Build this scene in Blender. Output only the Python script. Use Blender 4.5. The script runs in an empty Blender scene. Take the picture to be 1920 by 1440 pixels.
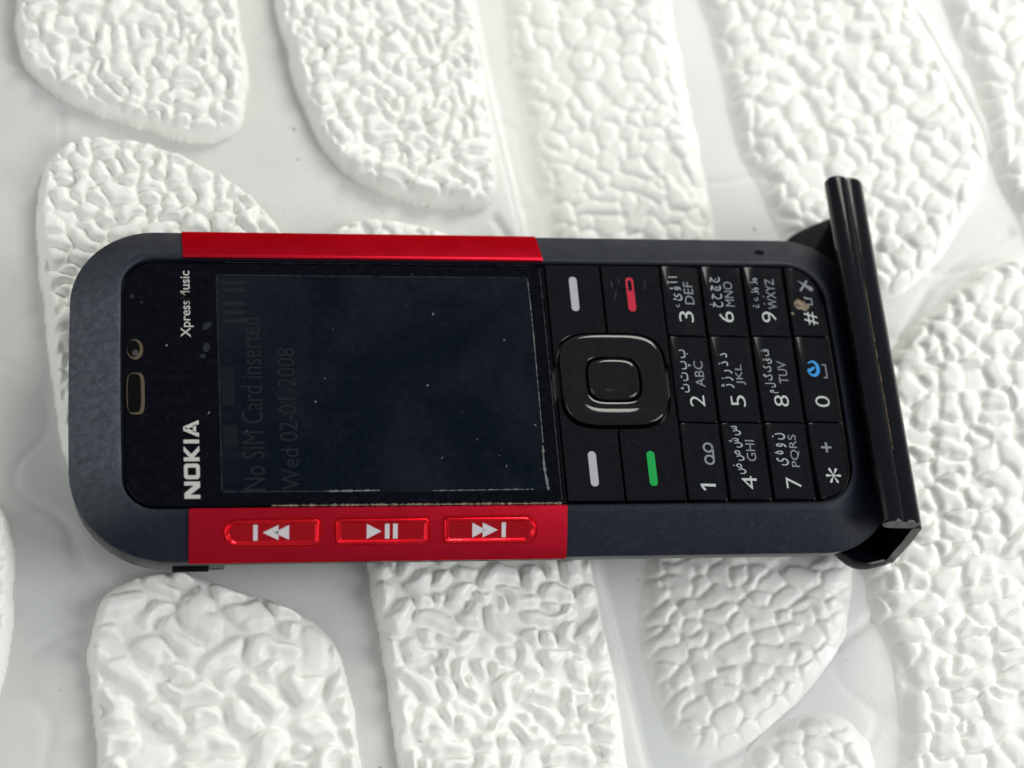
import bpy, bmesh, math, random
import numpy as np
from mathutils import Vector, Matrix

random.seed(7)
scene = bpy.context.scene
COL = scene.collection
MM = 0.000945                      # one drawing unit (about a millimetre) in metres
Z0 = 30.0                          # height of the phone's face above the zero level, drawing units


def W(p):
    return Vector((p[0] * MM, p[1] * MM, (p[2] + Z0) * MM))


# ------------------------------------------------------------------ camera
cam_data = bpy.data.cameras.new('camera')
cam_data.lens = 77.0
cam_data.sensor_width = 36.0
cam_data.clip_start = 0.01
cam_data.clip_end = 20.0
cam = bpy.data.objects.new('camera', cam_data)
COL.objects.link(cam)
rot = Matrix(((0.98270038, -0.00055353, -0.18520168),
              (-0.08085124, 0.89839095, -0.43169061),
              (0.16662246, 0.43919631, 0.88280437)))
cam.matrix_world = Matrix.Translation(W((-36.6, -127.02, 258.92))) @ rot.to_4x4()
cam_data.dof.use_dof = True
cam_data.dof.focus_distance = 291 * MM
cam_data.dof.aperture_fstop = 17.0
scene.camera = cam

# ------------------------------------------------------------------ light
world = bpy.data.worlds.new('World')
scene.world = world
world.use_nodes = True
bg = world.node_tree.nodes['Background']
bg.inputs['Color'].default_value = (0.93, 0.97, 1.0, 1)
bg.inputs['Strength'].default_value = 0.40


def area(name, loc, target, size, power, color):
    d = bpy.data.lights.new(name, 'AREA')
    d.shape = 'RECTANGLE'
    d.size, d.size_y = size
    d.energy = power
    d.color = color
    o = bpy.data.objects.new(name, d)
    COL.objects.link(o)
    o.location = W(loc)
    v = W(target) - W(loc)
    o.rotation_euler = v.to_track_quat('-Z', 'Y').to_euler()
    return o


area('ceiling_lamp', (-370, -50, 210), (0, -10, -15), (0.24, 0.40), 0.36, (1.0, 0.99, 0.96))
area('second_ceiling_lamp', (190, 330, 270), (60, 0, -15), (0.16, 0.16), 1.0, (1.0, 0.975, 0.89))
area('right_fill_lamp', (290, -110, 240), (80, -10, -15), (0.18, 0.18), 0.80, (0.97, 0.985, 1.0))  # unseen fill light, added to brighten the foam on the right

scene.view_settings.view_transform = 'Standard'
scene.view_settings.look = 'None'
scene.view_settings.gamma = 1.0
scene.view_settings.exposure = 0.0


# ------------------------------------------------------------------ materials
def mat(name, color, rough=0.5, metal=0.0, spec=0.5, coat=0.0, coat_rough=0.05):
    m = bpy.data.materials.new(name)
    m.use_nodes = True
    b = m.node_tree.nodes['Principled BSDF']
    b.inputs['Base Color'].default_value = (*color, 1)
    b.inputs['Roughness'].default_value = rough
    b.inputs['Metallic'].default_value = metal
    b.inputs['Specular IOR Level'].default_value = spec
    b.inputs['Coat Weight'].default_value = coat
    b.inputs['Coat Roughness'].default_value = coat_rough
    return m


def nd(m, t, **kw):
    n = m.node_tree.nodes.new(t)
    for k, v in kw.items():
        setattr(n, k, v)
    return n


def ln(m, a, b):
    m.node_tree.links.new(a, b)


def bsdf(m):
    return m.node_tree.nodes['Principled BSDF']


def noise(m, scale, detail=3.0, rough=0.55, dist=0.0):
    tc = nd(m, 'ShaderNodeTexCoord')
    n = nd(m, 'ShaderNodeTexNoise')
    n.inputs['Scale'].default_value = scale / MM
    n.inputs['Detail'].default_value = detail
    n.inputs['Roughness'].default_value = rough
    n.inputs['Distortion'].default_value = dist
    ln(m, tc.outputs['Object'], n.inputs['Vector'])
    return n


def ramp(m, src, stops):
    r = nd(m, 'ShaderNodeValToRGB')
    e = r.color_ramp.elements
    while len(e) < len(stops):
        e.new(0.5)
    for i, (p, c) in enumerate(stops):
        e[i].position = p
        e[i].color = (*c, 1) if len(c) == 3 else c
    ln(m, src, r.inputs['Fac'])
    return r


def bump(m, src, strength, dist):
    b = nd(m, 'ShaderNodeBump')
    b.inputs['Strength'].default_value = strength
    b.inputs['Distance'].default_value = dist * MM
    ln(m, src, b.inputs['Height'])
    ln(m, b.outputs['Normal'], bsdf(m).inputs['Normal'])
    return b


def g(v):
    return (v, v, v)


def foam_material(name, base, dirt, grain=0.12):
    m = mat(name, base, 0.42, spec=0.45)
    b = bsdf(m)
    b.inputs['Subsurface Weight'].default_value = 0.0
    b.inputs['Subsurface Radius'].default_value = (1.0, 0.95, 0.75)
    b.inputs['Subsurface Scale'].default_value = 0.9 * MM
    n1 = noise(m, 0.055, 4, 0.6)
    r1 = ramp(m, n1.outputs['Fac'], [(0.30, tuple(c * 0.955 for c in base)), (0.68, base)])
    n2 = noise(m, 0.45, 3, 0.5)                       # sparse grime specks
    r2 = ramp(m, n2.outputs['Fac'], [(0.715, g(0)), (0.77, g(1))])
    mix = nd(m, 'ShaderNodeMix', data_type='RGBA')
    ln(m, r2.outputs['Color'], mix.inputs[0])
    ln(m, r1.outputs['Color'], mix.inputs[6])
    mix.inputs[7].default_value = (*dirt, 1)
    ln(m, mix.outputs[2], b.inputs['Base Color'])
    n3 = noise(m, 1.1, 5, 0.65)
    bump(m, n3.outputs['Fac'], grain, 0.2)
    n4 = noise(m, 0.2, 3)
    r4 = ramp(m, n4.outputs['Fac'], [(0.3, g(0.26)), (0.7, g(0.46))])
    ln(m, r4.outputs['Color'], b.inputs['Roughness'])
    return m


M = {}
M['foam'] = foam_material('white_foam', (0.855, 0.853, 0.808), (0.55, 0.54, 0.49))
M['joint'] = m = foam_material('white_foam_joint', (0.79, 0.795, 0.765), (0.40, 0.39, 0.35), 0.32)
# joint colour is multiplied by mottled grey left of the fold, unchanged right of it
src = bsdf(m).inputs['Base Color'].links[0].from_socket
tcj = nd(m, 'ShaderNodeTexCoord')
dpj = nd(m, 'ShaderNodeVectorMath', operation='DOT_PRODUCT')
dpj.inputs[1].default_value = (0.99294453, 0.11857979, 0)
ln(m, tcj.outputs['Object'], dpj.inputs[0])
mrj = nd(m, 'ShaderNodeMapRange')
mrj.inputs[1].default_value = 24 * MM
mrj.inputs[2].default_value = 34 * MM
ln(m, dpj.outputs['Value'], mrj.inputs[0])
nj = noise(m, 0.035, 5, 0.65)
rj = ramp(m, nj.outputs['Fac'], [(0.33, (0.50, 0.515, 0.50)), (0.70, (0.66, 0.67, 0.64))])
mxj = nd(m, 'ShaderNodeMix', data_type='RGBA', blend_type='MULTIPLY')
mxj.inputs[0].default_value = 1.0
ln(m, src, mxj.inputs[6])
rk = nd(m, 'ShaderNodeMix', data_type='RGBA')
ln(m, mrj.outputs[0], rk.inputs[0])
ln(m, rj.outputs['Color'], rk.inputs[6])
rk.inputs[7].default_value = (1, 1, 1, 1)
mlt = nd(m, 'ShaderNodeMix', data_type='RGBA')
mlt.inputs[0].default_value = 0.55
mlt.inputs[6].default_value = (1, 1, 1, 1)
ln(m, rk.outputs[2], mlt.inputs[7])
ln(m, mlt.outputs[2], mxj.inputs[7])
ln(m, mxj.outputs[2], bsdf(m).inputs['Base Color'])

m = M['frame'] = mat('matte_graphite_plastic', (0.04, 0.046, 0.058), 0.48, spec=0.18)
n = noise(m, 1.6, 4, 0.7)
r = ramp(m, n.outputs['Fac'], [(0.35, (0.006, 0.008, 0.015)), (0.62, (0.011, 0.014, 0.023)), (0.80, (0.040, 0.044, 0.052))])
# the top end has been rubbed paler by years of handling
n_w = noise(m, 1.1, 5, 0.75, 0.3)
r_w = ramp(m, n_w.outputs['Fac'], [(0.30, (0.034, 0.042, 0.054)), (0.72, (0.110, 0.124, 0.146))])
tcw = nd(m, 'ShaderNodeTexCoord')
spw = nd(m, 'ShaderNodeSeparateXYZ')
ln(m, tcw.outputs['Object'], spw.inputs[0])
mrw = nd(m, 'ShaderNodeMapRange')
mrw.inputs[1].default_value = -49 * MM
mrw.inputs[2].default_value = -40 * MM
mrw.inputs[3].default_value = 0.9
mrw.inputs[4].default_value = 0.0
ln(m, spw.outputs['X'], mrw.inputs[0])
abw = nd(m, 'ShaderNodeMath', operation='ABSOLUTE')
ln(m, spw.outputs['Y'], abw.inputs[0])
mry = nd(m, 'ShaderNodeMapRange')
mry.inputs[1].default_value = 11 * MM
mry.inputs[2].default_value = 21 * MM
mry.inputs[3].default_value = 1.0
mry.inputs[4].default_value = 0.0
ln(m, abw.outputs[0], mry.inputs[0])
muw = nd(m, 'ShaderNodeMath', operation='MULTIPLY')
ln(m, mrw.outputs[0], muw.inputs[0])
ln(m, mry.outputs[0], muw.inputs[1])
mxw = nd(m, 'ShaderNodeMix', data_type='RGBA')
ln(m, muw.outputs[0], mxw.inputs[0])
ln(m, r.outputs['Color'], mxw.inputs[6])
ln(m, r_w.outputs['Color'], mxw.inputs[7])
ln(m, mxw.outputs[2], bsdf(m).inputs['Base Color'])
n = noise(m, 0.25, 4, 0.6)
r = ramp(m, n.outputs['Fac'], [(0.3, g(0.40)), (0.7, g(0.58))])
ln(m, r.outputs['Color'], bsdf(m).inputs['Roughness'])
n = noise(m, 6.0, 2)
bump(m, n.outputs['Fac'], 0.25, 0.05)

M['back'] = mat('dark_back_plastic', (0.030, 0.033, 0.036), 0.35)
M['red'] = m = mat('red_anodised_metal', (0.47, 0.010, 0.026), 0.44, metal=1.0, spec=0.5)
n = noise(m, 9.0, 2)
bump(m, n.outputs['Fac'], 0.10, 0.03)
n = noise(m, 0.30, 3)
r = ramp(m, n.outputs['Fac'], [(0.3, g(0.38)), (0.7, g(0.46))])
ln(m, r.outputs['Color'], bsdf(m).inputs['Roughness'])
M['red_key'] = mat('glossy_red_key', (0.62, 0.005, 0.016), 0.24, metal=1.0, coat=0.25)
for q_ in ('red', 'red_key'):
    bsdf(M[q_]).inputs['Specular Tint'].default_value = (1.0, 0.10, 0.14, 1)


def glossy(name, color, rough, smear, spec=0.06):
    m = mat(name, color, rough, spec=spec)
    n = noise(m, 0.12, 5, 0.65, 0.4)                  # finger grease and fine dust film
    r = ramp(m, n.outputs['Fac'], [(0.35, g(rough)), (0.75, g(rough + smear))])
    ln(m, r.outputs['Color'], bsdf(m).inputs['Roughness'])
    n2 = noise(m, 0.9, 6, 0.75)
    r2 = ramp(m, n2.outputs['Fac'], [(0.45, color), (0.9, tuple(c + 0.006 for c in color))])
    ln(m, r2.outputs['Color'], bsdf(m).inputs['Base Color'])
    return m


M['glass'] = glossy('black_window_glass', (0.0016, 0.002, 0.0042), 0.06, 0.12)
M['lcd'] = glossy('dark_display', (0.0016, 0.0038, 0.0080), 0.10, 0.10)
M['key'] = glossy('black_gloss_key', (0.0018, 0.0022, 0.0036), 0.08, 0.08, 0.2)
m = M['lcd']
src = bsdf(m).inputs['Base Color'].links[0].from_socket
nh = noise(m, 0.045, 4, 0.6, 0.6)
rh = ramp(m, nh.outputs['Fac'], [(0.40, (0, 0, 0)), (0.72, (0.0075, 0.0080, 0.0085))])
ah = nd(m, 'ShaderNodeMix', data_type='RGBA', blend_type='ADD')
ah.inputs[0].default_value = 1.0
ln(m, src, ah.inputs[6])
ln(m, rh.outputs['Color'], ah.inputs[7])
ln(m, ah.outputs[2], bsdf(m).inputs['Base Color'])
M['nav'] = glossy('black_polished_key', (0.0016, 0.0018, 0.0026), 0.03, 0.04, 0.34)
M['tray'] = mat('black_key_tray', (0.002, 0.002, 0.003), 0.5)
M['hole'] = mat('hole_black', (0.001, 0.001, 0.0015), 0.9, spec=0.1)
M['print'] = mat('light_grey_print', (0.38, 0.40, 0.40), 0.5, spec=0.12)
M['print_dim'] = mat('grey_letter_print', (0.17, 0.18, 0.195), 0.5, spec=0.12)
M['print_arab'] = mat('arabic_letter_print', (0.28, 0.30, 0.315), 0.5, spec=0.12)
M['logo'] = mat('silver_logo_print', (0.42, 0.42, 0.39), 0.4, spec=0.12)
M['icon'] = mat('white_icon_print', (0.56, 0.53, 0.55), 0.45, spec=0.12)
M['bar_white'] = mat('white_bar_print', (0.33, 0.33, 0.365), 0.4, spec=0.12)
M['bar_red'] = mat('red_bar_print', (0.40, 0.012, 0.035), 0.4, spec=0.12)
M['bar_green'] = mat('green_bar_print', (0.008, 0.27, 0.055), 0.4, spec=0.12)
M['blue'] = mat('blue_swirl_print', (0.03, 0.21, 0.50), 0.4, spec=0.12)
M['ghost'] = mat('faint_display_text', (0.0100, 0.0130, 0.0170), 0.25, spec=0.12)
M['ghost_warm'] = mat('faint_display_icon', (0.0046, 0.0068, 0.0100), 0.3, spec=0.12)
M['dust'] = mat('pale_dust', (0.12, 0.13, 0.125), 0.8, spec=0.12)
M['grime'] = m = mat('tan_grime', (0.15, 0.115, 0.075), 0.9)
n = noise(m, 1.5, 4, 0.7)
r = ramp(m, n.outputs['Fac'], [(0.35, (0.02, 0.015, 0.014)), (0.62, (0.24, 0.18, 0.12))])
ln(m, r.outputs['Color'], bsdf(m).inputs['Base Color'])
M['rim'] = mat('dark_tan_grime', (0.085, 0.066, 0.042), 0.9, spec=0.12)
M['lens'] = mat('grey_glint', (0.035, 0.035, 0.033), 0.25)  # grey of the painted glint inside the sensor hole
M['film'] = mat('grey_edge_film', (0.011, 0.014, 0.019), 0.5, spec=0.12)
m = M['worn'] = mat('worn_silver_print', (0.5, 0.5, 0.46), 0.4, spec=0.12)

m = M['stand'] = mat('black_stand_plastic', (0.0022, 0.0026, 0.0042), 0.22, spec=0.22)
n = noise(m, 0.8, 5, 0.7, 0.5)
r = ramp(m, n.outputs['Fac'], [(0.35, g(0.09)), (0.75, g(0.17))])
ln(m, r.outputs['Color'], bsdf(m).inputs['Roughness'])
n = noise(m, 0.35, 4, 0.6)
bump(m, n.outputs['Fac'], 0.08, 0.15)


# ------------------------------------------------------------------ mesh helpers
def empty(name, p, label, cat):
    o = bpy.data.objects.new(name, None)
    o.empty_display_size = 0.005
    COL.objects.link(o)
    o.location = W(p)
    o['label'] = label
    o['category'] = cat
    return o


ORIGIN = {}


def origin_of(parent):
    while parent is not None and parent.parent is not None:
        parent = parent.parent
    return parent.location.copy() if parent is not None else Vector((0, 0, 0))


def build(name, verts, faces, material, parent=None, smooth=False):
    me = bpy.data.meshes.new(name)
    org = origin_of(parent)
    me.from_pydata([tuple(W(v) - org) for v in verts], [], faces)
    me.materials.append(M[material])
    if smooth:
        me.polygons.foreach_set('use_smooth', [True] * len(me.polygons))
    me.update()
    o = bpy.data.objects.new(name, me)
    COL.objects.link(o)
    if parent is not None:
        o.parent = parent
    return o


def fix_normals(o, angle=None):
    bm = bmesh.new()
    bm.from_mesh(o.data)
    bmesh.ops.recalc_face_normals(bm, faces=bm.faces)
    bm.to_mesh(o.data)
    bm.free()
    if angle is not None:
        o.data.polygons.foreach_set('use_smooth', [True] * len(o.data.polygons))
        o.data.set_sharp_from_angle(angle=math.radians(angle))
    return o


def loft(name, loops, material, parent, cap0=True, cap1=True, angle=32):
    n = len(loops[0])
    verts = [p for lp in loops for p in lp]
    faces = []
    for i in range(len(loops) - 1):
        for j in range(n):
            k = (j + 1) % n
            faces.append((i * n + j, i * n + k, (i + 1) * n + k, (i + 1) * n + j))
    if cap0:
        faces.append(tuple(range(n - 1, -1, -1)))
    if cap1:
        faces.append(tuple(range((len(loops) - 1) * n, len(loops) * n)))
    o = build(name, verts, faces, material, parent)
    fix_normals(o, angle)
    nf = len(o.data.polygons)
    for q in range(nf - (1 if cap0 else 0) - (1 if cap1 else 0), nf):
        o.data.polygons[q].use_smooth = False          # flat end caps keep their own normal
    return o


def rounded(x0, x1, y0, y1, radii, seg=10, mid=8, bulge=(0, 0)):
    """closed outline, anticlockwise from lower left; radii = ll, lr, ur, ul"""
    c = [(x0, y0, 180, radii[0]), (x1, y0, 270, radii[1]), (x1, y1, 0, radii[2]), (x0, y1, 90, radii[3])]
    sg = [(1, 1), (-1, 1), (-1, -1), (1, -1)]
    pts = []
    for (cx, cy, a0, r), (sx, sy) in zip(c, sg):
        arc = []
        for i in range(seg + 1):
            a = math.radians(a0 + 90 * i / seg)
            arc.append((cx + sx * r + r * math.cos(a), cy + sy * r + r * math.sin(a)))
        pts.append(arc)
    out = []
    for i in range(4):
        out += pts[i]
        a, b = pts[i][-1], pts[(i + 1) % 4][0]
        for k in range(1, mid):
            t = k / mid
            out.append((a[0] + (b[0] - a[0]) * t, a[1] + (b[1] - a[1]) * t))
    if bulge != (0, 0):
        xm, xr, yr, yc = (x0 + x1) / 2, (x1 - x0) / 2, (y1 - y0) / 2, (y0 + y1) / 2
        res = []
        for x, y in out:
            u = (x - xm) / xr
            w = (1 - ((y - yc) / yr) ** 2) * max(0, abs(u) - 0.6) / 0.4
            res.append((x + (bulge[1] * w if u > 0 else -bulge[0] * w), y))
        out = res
    return out


def area2(p):
    return sum(p[i][0] * p[(i + 1) % len(p)][1] - p[(i + 1) % len(p)][0] * p[i][1] for i in range(len(p)))


def inset(poly, d):
    s = 1 if area2(poly) > 0 else -1
    n = len(poly)
    out = []
    for i in range(n):
        a, b, c = Vector(poly[i - 1]), Vector(poly[i]), Vector(poly[(i + 1) % n])
        e1, e2 = (b - a), (c - b)
        if e1.length < 1e-6 or e2.length < 1e-6:
            out.append(tuple(b))
            continue
        e1.normalize()
        e2.normalize()
        n1, n2 = Vector((-e1.y, e1.x)) * s, Vector((-e2.y, e2.x)) * s
        h = n1 + n2
        q = max(0.4, 1 + n1.dot(n2))
        out.append((b.x + h.x * d / q, b.y + h.y * d / q))
    return out


def lift(poly, z):
    return [(x, y, z) for x, y in poly]


def slab(name, poly, z0, z1, bev, material, parent, angle=30):
    return loft(name, [lift(poly, z0), lift(poly, z1 - bev), lift(inset(poly, bev * 0.35), z1 - bev * 0.3),
                       lift(inset(poly, bev), z1)], material, parent, angle=angle)


def flat(name, polys, zf, material, parent, thick=0.05, tf=None, h=0.0):
    """thin printed shapes: each polygon a film `thick` high standing on surface zf(x, y)"""
    bm = bmesh.new()
    org = origin_of(parent)
    for poly in polys:
        top, bot = [], []
        for x, y in poly:
            if tf:
                top.append(bm.verts.new(W(tf(x, y, h + thick)) - org))
                bot.append(bm.verts.new(W(tf(x, y, h)) - org))
            else:
                z = zf(x, y)
                top.append(bm.verts.new(W((x, y, z + thick)) - org))
                bot.append(bm.verts.new(W((x, y, z)) - org))
        bm.faces.new(top)
        n = len(poly)
        for i in range(n):
            k = (i + 1) % n
            bm.faces.new((top[i], bot[i], bot[k], top[k]))
    bmesh.ops.recalc_face_normals(bm, faces=bm.faces)
    me = bpy.data.meshes.new(name)
    bm.to_mesh(me)
    bm.free()
    me.materials.append(M[material])
    o = bpy.data.objects.new(name, me)
    COL.objects.link(o)
    o.parent = parent
    return o


def text(name, body, y0, y1, xb, xt, zf, material, parent, res=3, bold=0.0, lift_z=0.05, keep=None, depth=0.0):
    """lettering reading along +y with its feet at xb and its head at xt (xt < xb), fitted to that box"""
    c = bpy.data.curves.new('lettering', 'FONT')
    c.body = body
    c.resolution_u = res
    c.offset = bold
    t = bpy.data.objects.new('lettering', c)
    COL.objects.link(t)
    bpy.context.view_layer.update()
    me = bpy.data.meshes.new_from_object(t.evaluated_get(bpy.context.evaluated_depsgraph_get()))
    bpy.data.objects.remove(t)
    bpy.data.curves.remove(c)
    co = np.empty(len(me.vertices) * 3)
    me.vertices.foreach_get('co', co)
    co = co.reshape(-1, 3)
    lo, hi = co.min(0), co.max(0)
    org = origin_of(parent)
    out = []
    for v in co:
        u = (v[0] - lo[0]) / (hi[0] - lo[0])
        w = (v[1] - lo[1]) / max(1e-6, hi[1] - lo[1])
        x, y = xb + (xt - xb) * w, y0 + (y1 - y0) * u
        out.append(W((x, y, zf(x, y) + lift_z)) - org)
    me.vertices.foreach_set('co', [q for v in out for q in v])
    me.materials.clear()
    me.materials.append(M[material])
    me.name = name
    me.update()
    o = bpy.data.objects.new(name, me)
    COL.objects.link(o)
    o.parent = parent
    return o


# ------------------------------------------------------------------ the foam sheet and its moulded stones
FN = (0.99294453, 0.11857979)
FC = 27.7376
LAT = np.random.RandomState(11).rand(6, 128, 128)


def vnoise(x, y, s, k=0):
    x, y = x / s + 37.3 * (k + 1), y / s + 11.7 * (k + 1)
    xi, yi = np.floor(x).astype(int), np.floor(y).astype(int)
    fx, fy = x - xi, y - yi
    fx, fy = fx ** 3 * (fx * (fx * 6 - 15) + 10), fy ** 3 * (fy * (fy * 6 - 15) + 10)
    L = LAT[k % 6]
    a, b = L[xi % 128, yi % 128], L[(xi + 1) % 128, yi % 128]
    c, d = L[xi % 128, (yi + 1) % 128], L[(xi + 1) % 128, (yi + 1) % 128]
    return (a * (1 - fx) + b * fx) * (1 - fy) + (c * (1 - fx) + d * fx) * fy - 0.5


def sst(t):
    t = np.clip(t, 0, 1)
    return t * t * (3 - 2 * t)


def sheet(x, y):
    x, y = np.asarray(x, float), np.asarray(y, float)
    s = x * FN[0] + y * FN[1] - FC
    z = -14 - 13.5 * sst((s + 0.5) / 5) + 0.26 * np.maximum(s - 3, 0)
    return z + 0.9 * vnoise(x, y, 26, 0) + 0.25 * vnoise(x, y, 7, 1)


def grid_mesh(name, X, Y, Z, keepmask, material, parent=None):
    nx, ny = X.shape
    idx = np.arange(nx * ny).reshape(nx, ny)
    q = np.stack([idx[:-1, :-1], idx[1:, :-1], idx[1:, 1:], idx[:-1, 1:]], -1).reshape(-1, 4)
    if keepmask is not None:
        km = keepmask.reshape(-1)
        q = q[km[q].any(1)]
    used = np.unique(q)
    remap = np.full(nx * ny, -1)
    remap[used] = np.arange(len(used))
    co = np.stack([X, Y, Z + Z0], -1).reshape(-1, 3)[used] * MM
    q = remap[q]
    me = bpy.data.meshes.new(name)
    me.vertices.add(len(co))
    me.vertices.foreach_set('co', co.ravel())
    me.loops.add(q.size)
    me.loops.foreach_set('vertex_index', q.ravel())
    me.polygons.add(len(q))
    me.polygons.foreach_set('loop_start', np.arange(0, q.size, 4))
    me.polygons.foreach_set('use_smooth', np.ones(len(q), bool))
    me.update(calc_edges=True)
    me.validate()
    me.materials.append(M[material])
    o = bpy.data.objects.new(name, me)
    COL.objects.link(o)
    if parent is not None:
        o.parent = parent
    return o


gx, gy = np.meshgrid(np.arange(-115, 150, 0.5), np.arange(-100, 120, 0.5), indexing='ij')
gz = sheet(gx, gy)
# shallow creases and pressing marks in the joints
crease = np.abs(vnoise(gx, gy, 18, 2) + 0.5 * vnoise(gx, gy, 9, 3))
gz = gz - 0.25 * np.exp(-(crease / 0.035) ** 2) * sst((vnoise(gx, gy, 40, 4) + 0.1) * 4)

RIDGES = [([(89.0, 72.2), (91.2, 67.9), (93.0, 61.2), (95.0, 55.6), (96.5, 50.1), (97.3, 42.9)], .55, .9), ([(95.9, 73.1), (97.4, 61.0), (98.0, 48.4), (99.1, 38.9), (100.8, 25.9)], .45, .8),
          ([(80.0, 14.5), (85.0, 21.8), (91.9, 26.8), (97.8, 29.3)], .7, -.5), ([(70.5, -27.9), (64.8, -31.1), (57.8, -38.3), (52.2, -43.7), (45.9, -46.4)], .6, -.45),
          ([(29.0, 74.8), (30.3, 60.8), (31.5, 51.0), (32.5, 43.3), (33.7, 37.5)], 1.0, .5), ([(20.4, 33.5), (22.6, 29.0), (24.4, 24.0)], .45, -.8)]
for pts, wd, ht in RIDGES:
    dd = np.full(gx.shape, 1e9)
    for (ax_, ay_), (bx_, by_) in zip(pts[:-1], pts[1:]):
        ex, ey = bx_ - ax_, by_ - ay_
        tt = np.clip(((gx - ax_) * ex + (gy - ay_) * ey) / (ex * ex + ey * ey), 0, 1)
        dd = np.minimum(dd, np.hypot(gx - ax_ - tt * ex, gy - ay_ - tt * ey))
    gz = gz + ht * np.exp(-(dd / wd) ** 2)
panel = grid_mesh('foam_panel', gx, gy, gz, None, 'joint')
panel['kind'] = 'structure'
panel['label'] = 'white foam wall panel moulded with rough stones and smooth joints under the phone'

STONES = {
    'S1': [(-48.5, 84.3), (-48.8, 68.7), (-48.4, 62.1), (-47.6, 58.4), (-45.0, 54.8), (-39.3, 50.8), (-32.5, 48.3), (-25.7, 45.4), (-20.4, 45.2), (-16.9, 47.3), (-15.4, 51.9), (-15.0, 58.5), (-16.4, 66.1), (-17.1, 85.8)],
    'S2': [(-10.8, 90.2), (-10.6, 72.2), (-9.7, 64.4), (-8.4, 56.8), (-5.6, 46.7), (-2.0, 40.4), (2.5, 37.0), (10.2, 35.2), (17.2, 34.8), (20.1, 35.8), (21.2, 40.0), (21.1, 52.1), (20.0, 65.6), (19.0, 90.2)],
    'S3': [(-40.8, 44.4), (-43.8, 42.1), (-45.1, 37.7), (-45.3, 30.7), (-44.4, 18.9), (-43.1, 7.4), (-41.8, -2.1), (-39.8, -7.6), (-35.6, -9.9), (-17.9, -5.4), (-9.5, 7.5), (-6.8, 19.2), (-10.2, 28.7), (-15.3, 36.1), (-20.5, 40.1), (-28.0, 44.1), (-35.6, 45.5)],
    'S3b': [(-4.9, 28.3), (-2.4, 31.4), (0.7, 32.5), (6.9, 32.3), (14.5, 29.9), (19.5, 22.9), (21.0, 12.6), (15.6, 2.5), (5.0, 0.9), (-2.1, 7.5), (-5.3, 19.2)],
    'S4': [(28.2, 99.0), (27.9, 74.2), (29.1, 60.2), (30.3, 50.4), (31.6, 40.9), (32.6, 29.7), (37.1, 18.5), (47.0, 17.2), (53.3, 25.3), (54.7, 34.2), (54.1, 47.2), (53.1, 56.9), (52.5, 70.7), (52.1, 95.4)],
    'S5': [(57.5, 94.6), (57.5, 79.1), (59.5, 70.7), (60.2, 62.7), (60.5, 55.9), (61.3, 47.2), (63.7, 41.3), (64.9, 34.6), (69.0, 26.9), (75.1, 20.7), (81.4, 21.7), (88.8, 29.7), (94.3, 38.1), (96.0, 42.5), (95.8, 47.3), (93.9, 53.2), (91.9, 61.2), (89.2, 70.5), (87.9, 90.1)],
    'S6': [(95.6, 88.9), (94.9, 72.7), (96.0, 66.6), (97.1, 58.6), (97.5, 50.8), (97.9, 43.2), (98.9, 34.7), (102.4, 27.9), (114.0, 24.6), (125.0, 84.6)],
    'S7': [(97.6, 24.5), (91.6, 23.0), (85.4, 17.6), (80.2, 13.1), (75.5, 6.8), (71.1, -3.7), (69.4, -15.8), (70.6, -23.1), (71.0, -27.8), (72.8, -33.5), (72.8, -41.8), (71.7, -48.4), (68.4, -64.0), (98.6, -67.1), (113.9, 15.8), (104.5, 22.3)],
    'S8': [(41.6, -12.5), (39.9, -20.3), (39.1, -25.8), (39.2, -32.8), (41.0, -40.6), (42.8, -44.7), (48.5, -44.6), (53.9, -40.9), (59.4, -37.0), (64.5, -31.0), (66.7, -25.0), (68.7, -15.7), (65.6, -5.5), (55.6, -1.8), (47.2, -3.3)],
    'S9': [(44.5, -61.6), (48.7, -49.7), (52.8, -44.3), (57.4, -41.5), (62.4, -41.2), (65.4, -43.1), (67.1, -48.3), (66.4, -63.8)],
    'S10': [(-1.5, -16.5), (-1.3, -23.4), (-0.4, -30.1), (0.6, -37.5), (1.1, -46.1), (1.2, -62.7), (31.3, -63.9), (31.4, -49.9), (30.9, -42.7), (30.6, -36.0), (30.0, -29.3), (29.4, -21.1), (28.0, -11.9), (22.5, -5.7), (11.3, -4.8), (2.9, -8.7)],
    'S11': [(-29.8, -21.5), (-35.3, -23.9), (-37.5, -27.5), (-37.9, -32.9), (-37.4, -40.0), (-36.6, -47.7), (-36.0, -61.1), (-2.9, -62.5), (-3.5, -48.8), (-4.0, -43.1), (-4.7, -38.1), (-5.8, -33.3), (-8.1, -29.1), (-12.2, -26.5), (-18.4, -24.6), (-23.9, -21.8)],
    'S12': [(-64.4, -6.6), (-53.5, -8.2), (-49.4, -11.0), (-48.1, -14.8), (-47.5, -19.6), (-47.6, -26.9), (-48.1, -34.1), (-49.5, -39.0), (-53.9, -44.4), (-62.8, -45.5)],
    'S13': [(-68.0, 79.4), (-60.4, 77.8), (-57.0, 68.3), (-55.5, 41.0), (-54.2, 15.5), (-54.5, 2.6), (-64.7, -0.5)],
}
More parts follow.
